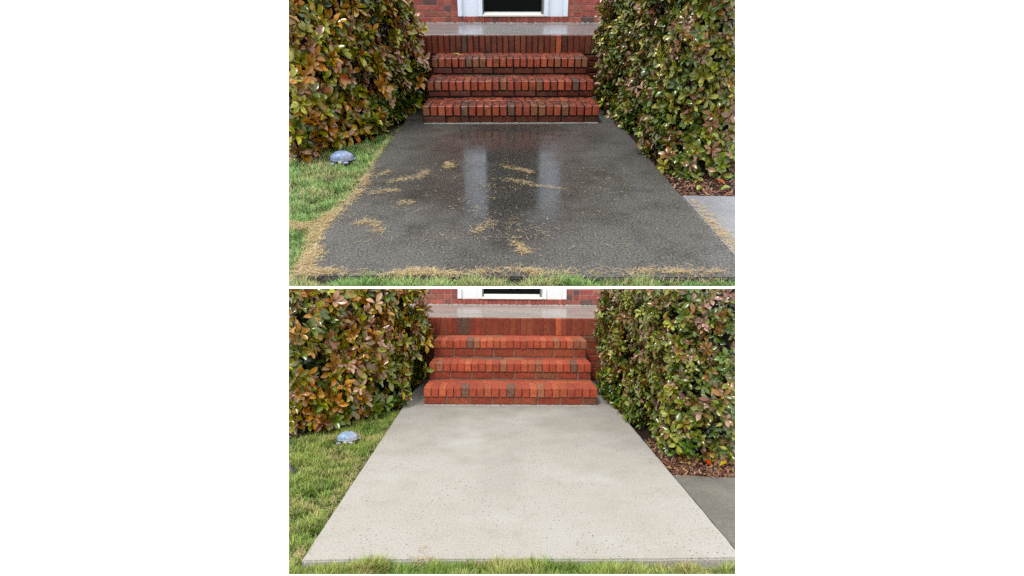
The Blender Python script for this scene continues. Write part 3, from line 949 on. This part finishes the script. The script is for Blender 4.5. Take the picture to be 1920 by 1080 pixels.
hedge(CLEAN, [(1.12, 6.04), (1.08, 5.7), (1.06, 5.2), (1.12, 4.4), (1.13, 3.92), (1.16, 3.72), (1.31, 3.64), (1.7, 3.60), (2.4, 3.56)],
      [(3.4, 6.04), (3.4, 3.62)][::-1], 1.5, .061, 700, PAL_RIGHT, gr, "tall hedge of olive and pinkish leaves right of the clean brick steps", "hedges of glossy leaves",
      [((.98, 5.4, .82), (-.8, -.3, .5)), ((.99, 5.2, .4), (-.8, -.3, .2))], .06, 11, -.02)

# lawns
left_d = lambda x, y: x < -.938 and not (y > 4.15 + (x + 1.42) * 1.2 and x < -.95) and ((x + 1.185) / .105) ** 2 + ((y - 3.88) / .08) ** 2 > 1
left_c = lambda x, y: x < -.918 - .013 * (y - 2.4) and not (y > 4.30 + (x + 1.45) * 1.2 and x < -.97) and ((x + 1.195) / .10) ** 2 + ((y - 4.02) / .08) ** 2 > 1
grass(DARK, [(-2.0, -.92, 1.95, 5.1, 1, left_d), (-1.3, 1.4, 1.93, 2.07, 3.2, lambda x, y: y < 2.056 - .022 * (x + .925) + .012 * noise.noise(Vector((x * 7, 2.2, 0))))],
      [(120, 178, 82), (172, 220, 120), (222, 206, 150), (76, 100, 50)], "green lawn along the left and foot of the dark wet path", seed=3)
grass(CLEAN, [(-2.1, -.90, 2.2, 5.3, 1, left_c), (-1.3, 1.5, 2.22, 2.36, 4.5, lambda x, y: y < 2.358 - (.03 if x < -.70 else 0) - (.02 if x > .72 else 0) + .03 * noise.noise(Vector((x * 9, 5.5, 0))))],
      [(116, 162, 50), (176, 198, 84), (220, 200, 132), (74, 92, 36)], "yellowish green lawn along the left and foot of the clean pale path", seed=14)

# dead grass raked along the dark path
rng = np.random.default_rng(31)
edge = np.array([(-.96, 4.9), (-.97, 4.4), (-.95, 4.0), (-.91, 3.5), (-.89, 3.2), (-.93, 2.92), (-.97, 2.72), (-.97, 2.57), (-.93, 2.40), (-.90, 2.25), (-.90, 2.12)])
spread = np.array([.008, .010, .010, .012, .020, .018, .032, .020, .016, .026, .022]); dens = np.array([.3, .6, .8, .9, 1.2, 1.6, 2.4, 1.2, 1.3, 1.6, 1.5])
tt = np.linspace(0, len(edge) - 1, 400); wgt = np.interp(tt, np.arange(len(edge)), dens); wgt /= wgt.sum()
t = rng.choice(tt, 4200, p=wgt) + rng.uniform(-.02, .02, 4200)
gap = np.array([noise.noise(Vector((v * 2.7, 8.1, 0))) for v in t]); t = t[rng.random(len(t)) < np.clip(.85 + 1.8 * gap, .2, 1)]
ex = np.interp(t, np.arange(len(edge)), edge[:, 0]); ey = np.interp(t, np.arange(len(edge)), edge[:, 1]); sp = np.interp(t, np.arange(len(edge)), spread)
P1 = np.stack([ex + rng.normal(0, 1, len(t)) * sp, ey + rng.normal(0, 1, len(t)) * .03], 1)
xf = rng.uniform(-1.0, .98, 3600); keep = rng.random(3600) < np.clip(.42 + 1.7 * np.array([noise.noise(Vector((x * 4, 3.3, 0))) for x in xf]), .08, 1)
xf = xf[keep]; P2 = np.stack([xf, 2.072 + rng.normal(0, .013, len(xf)) + .05 * np.array([noise.noise(Vector((x * 6, 1.3, 0))) for x in xf])], 1)
P3 = np.stack([rng.normal(-1.12, .07, 600), rng.normal(2.66, .025, 600)], 1)
P = np.concatenate([P1, P2, P3]); onpad = P[:, 0] > -.9
z = np.where((P[:, 0] > -.91) & (P[:, 1] > 2.06), .004, -.012)
parts = [straw_strands(rng, P, z)]
Ps = np.stack([rng.normal(.0, .45, 1600), rng.uniform(2.08, 3.9, 1600)], 1); Ps = Ps[np.abs(Ps[:, 0]) < .85]
Ps = Ps[rng.random(len(Ps)) < np.clip(.12 + 1.6 * np.array([noise.noise(Vector((p[0] * 4, p[1] * 7, 4.4))) for p in Ps]), .05, 1)]   # wisps drift together
parts.append(straw_strands(rng, Ps, np.full(len(Ps), .003), (.012, .055), lift=.03))
Pr = np.stack([1.10 + np.abs(rng.normal(0, .035, 900)), rng.uniform(2.2, 3.0, 900)], 1); Pr = Pr[rng.random(900) < np.clip(1.2 - (Pr[:, 1] - 2.25) * 1.2, .06, 1)]
parts.append(straw_strands(rng, Pr, np.full(len(Pr), -.008), (.015, .06)))
V, T, C = tri_clip(*join(parts), DARK.planes)
DARK.top("dead_grass", mesh("dead_grass", V, T, C, STRAW), "tan dead grass raked up along the edges of the dark wet path", "dead grass", kind="stuff")

# loose clumps lying on the dark path: (strand centres, strands, words)
CL = [([(-.41, 3.78), (-.37, 3.74), (-.35, 3.68), (-.41, 3.66), (-.38, 3.80)], 120, "compact square clump of dry grass farthest up the dark path"),
      ([(-.68, 3.40), (-.60, 3.42), (-.55, 3.46), (-.53, 3.53), (-.54, 3.58)], 130, "hooked clump of dry grass with an upturned end on the dark path"),
      ([(-.86, 3.46), (-.82, 3.50), (-.79, 3.54), (-.78, 3.60)], 60, "slim straight clump of dry grass close to the dark path's left edge"),
      ([(-.74, 3.34), (-.70, 3.37), (-.66, 3.40)], 45, "small wedge of dry grass left of the hooked clump on the dark path"),
      ([(-.82, 3.12), (-.76, 3.15), (-.70, 3.18), (-.65, 3.17)], 90, "long tongue of dry grass reaching in from the dark path's left edge"),
      ([(-.60, 2.96), (-.56, 2.97), (-.52, 2.96)], 40, "tiny flat clump of dry grass below the hooked clump on the dark path"),
      ([(-.79, 2.62), (-.76, 2.67), (-.71, 2.68), (-.68, 2.64), (-.67, 2.61)], 110, "arched clump of dry grass by the dark path's near left corner"),
      ([(-.68, 2.56), (-.64, 2.55), (-.62, 2.56)], 30, "tiny clump of dry grass just below the arched clump on the dark path"),
      ([(.00, 3.68), (.06, 3.63), (.12, 3.60), (.16, 3.58), (.19, 3.53)], 110, "ragged clump of dry grass between the two door reflections on the dark path"),
      ([(.03, 3.40), (.07, 3.35), (.14, 3.31), (.22, 3.25), (.30, 3.22), (.38, 3.19)], 100, "long thin trail of dry grass crossing the right door reflection on the dark path"),
      ([(-.16, 2.50), (-.13, 2.55), (-.11, 2.62), (-.06, 2.64)], 55, "forked clump of dry grass low in the middle of the dark path"),
      ([(.04, 2.40), (.09, 2.34), (.11, 2.28), (.07, 2.30)], 90, "loose spidery clump of dry grass near the foot of the dark path")]
for pts, n, lab in CL:
    pts = np.array(pts); c = pts.mean(0); u = rng.uniform(0, len(pts) - 1, n)
    n = int(n * 1.35); u = rng.uniform(0, len(pts) - 1, n)
    Pp = np.stack([np.interp(u, np.arange(len(pts)), pts[:, i]) for i in (0, 1)], 1) + rng.normal(0, .010, (n, 2)) * np.where(rng.random((n, 1)) < .2, 1.4, 1) * [1, 1.4] - c
    V, T, C = straw_strands(rng, Pp, np.full(n, .003), (.015, .05), lift=.05)
    o = bpy.data.objects.new("dry_grass_clump", mesh("dry_grass_clump", V, T, C, STRAW)); COL.objects.link(o)
    o.matrix_world = DARK.M @ Matrix.Translation((c[0], c[1], 0)); tag(o, lab, "dry grass", "loose clumps of dry grass on the dark path")

rng = np.random.default_rng(77)
Pa = []
for (x, y, n, sx, sy) in ((-.97, 3.5, 90, .02, .10), (-.965, 3.0, 70, .018, .09), (-.96, 4.1, 60, .02, .2), (-.955, 2.42, 70, .02, .05), (-1.06, 2.30, 60, .03, .04), (-1.2, 2.75, 50, .05, .1), (-1.25, 3.3, 60, .1, .2),
                          (-.35, 2.36, 60, .03, .012), (-.38, 2.44, 10, .02, .03)):
    Pa.append(np.stack([rng.normal(x, sx, n), rng.normal(y, sy, n)], 1))
Pa = np.concatenate(Pa); zz = np.where((Pa[:, 0] > -.93) & (Pa[:, 1] > 2.36), .003, -.012)
V, T, C = tri_clip(*straw_strands(rng, Pa, zz), CLEAN.planes)
CLEAN.top("dead_grass", mesh("dead_grass", V, T, C, STRAW), "few tan dead grass wisps along the edges of the clean pale path", "dead grass", kind="stuff")

# mulch beds and the leaves that stand out in them
MC_ = [(128, 90, 76), (92, 66, 58), (150, 114, 88), (186, 152, 118), (60, 46, 44), (156, 96, 80), (110, 92, 80)]
mulch(DARK, (1.085, 2.0, 3.10, 3.95), 5200, MC_ + [(150, 96, 78), (60, 56, 60)], "brown bark mulch between hedge and pale grey side path", 5)
mulch(CLEAN, (1.095, 2.0, 3.34, 4.1), 5200, MC_ + [(176, 146, 92), (160, 84, 60)], "reddish bark mulch between hedge and uncleaned dark side path", 6)
loose_leaf(DARK, (1.27, 3.27, -.012), .075, 2.4, (176, 190, 96), .25, "pale green leaf lying on the mulch by the pale grey side path", 1)
loose_leaf(DARK, (1.43, 3.30, -.012), .085, .6, (196, 112, 84), .35, "pinkish orange leaf lying on the mulch by the pale grey side path", 0)
loose_leaf(DARK, (1.36, 3.20, -.012), .085, -1.2, (138, 160, 52), .2, "bright green leaf lying on the mulch by the pale grey side path", 3)
loose_leaf(DARK, (-.56, 6.32, .470), .10, -1.9, (188, 196, 120), .06, "yellow green leaf lying on the topmost blackened brick step", 0)
loose_leaf(CLEAN, (1.40, 3.52, -.010), .085, .3, (206, 84, 52), .4, "red orange leaf lying on the mulch by the uncleaned side path", 1)
loose_leaf(CLEAN, (1.46, 3.53, -.010), .075, -1.1, (214, 190, 66), .2, "yellow leaf lying on the mulch by the uncleaned side path", 2)
loose_leaf(CLEAN, (1.25, 3.56, -.010), .065, 2.0, (196, 196, 120), .3, "pale cream leaf lying on the mulch by the uncleaned side path", 2)

turtle(DARK, (-1.185, 3.90, -.030), .140, .12, turtle_mat("faded blue paint", lin(130, 170, 222), lin(190, 192, 226)), "faded blue turtle ornament on grass left of the dark wet path")
turtle(CLEAN, (-1.195, 4.04, -.030), .132, .12, turtle_mat("bleached blue paint", lin(140, 186, 222), lin(206, 204, 220)), "bleached lilac blue turtle ornament on grass left of the clean path")
rod(CLEAN, (-1.62, 3.74, .06), (-1.345, 3.40, -.02), .0115, "lawn_stake", "black plastic stake leaning out of the lawn left of the clean path", "stake")
rod(DARK, (-1.50, 3.42, .03), (-1.335, 3.18, -.04), .006, "lawn_stake", "black plastic stake leaning out of the lawn left of the dark path", "stake")
print("objects", len(SC.objects), "tris", sum(len(o.data.polygons) for o in SC.objects if o.type == 'MESH'))
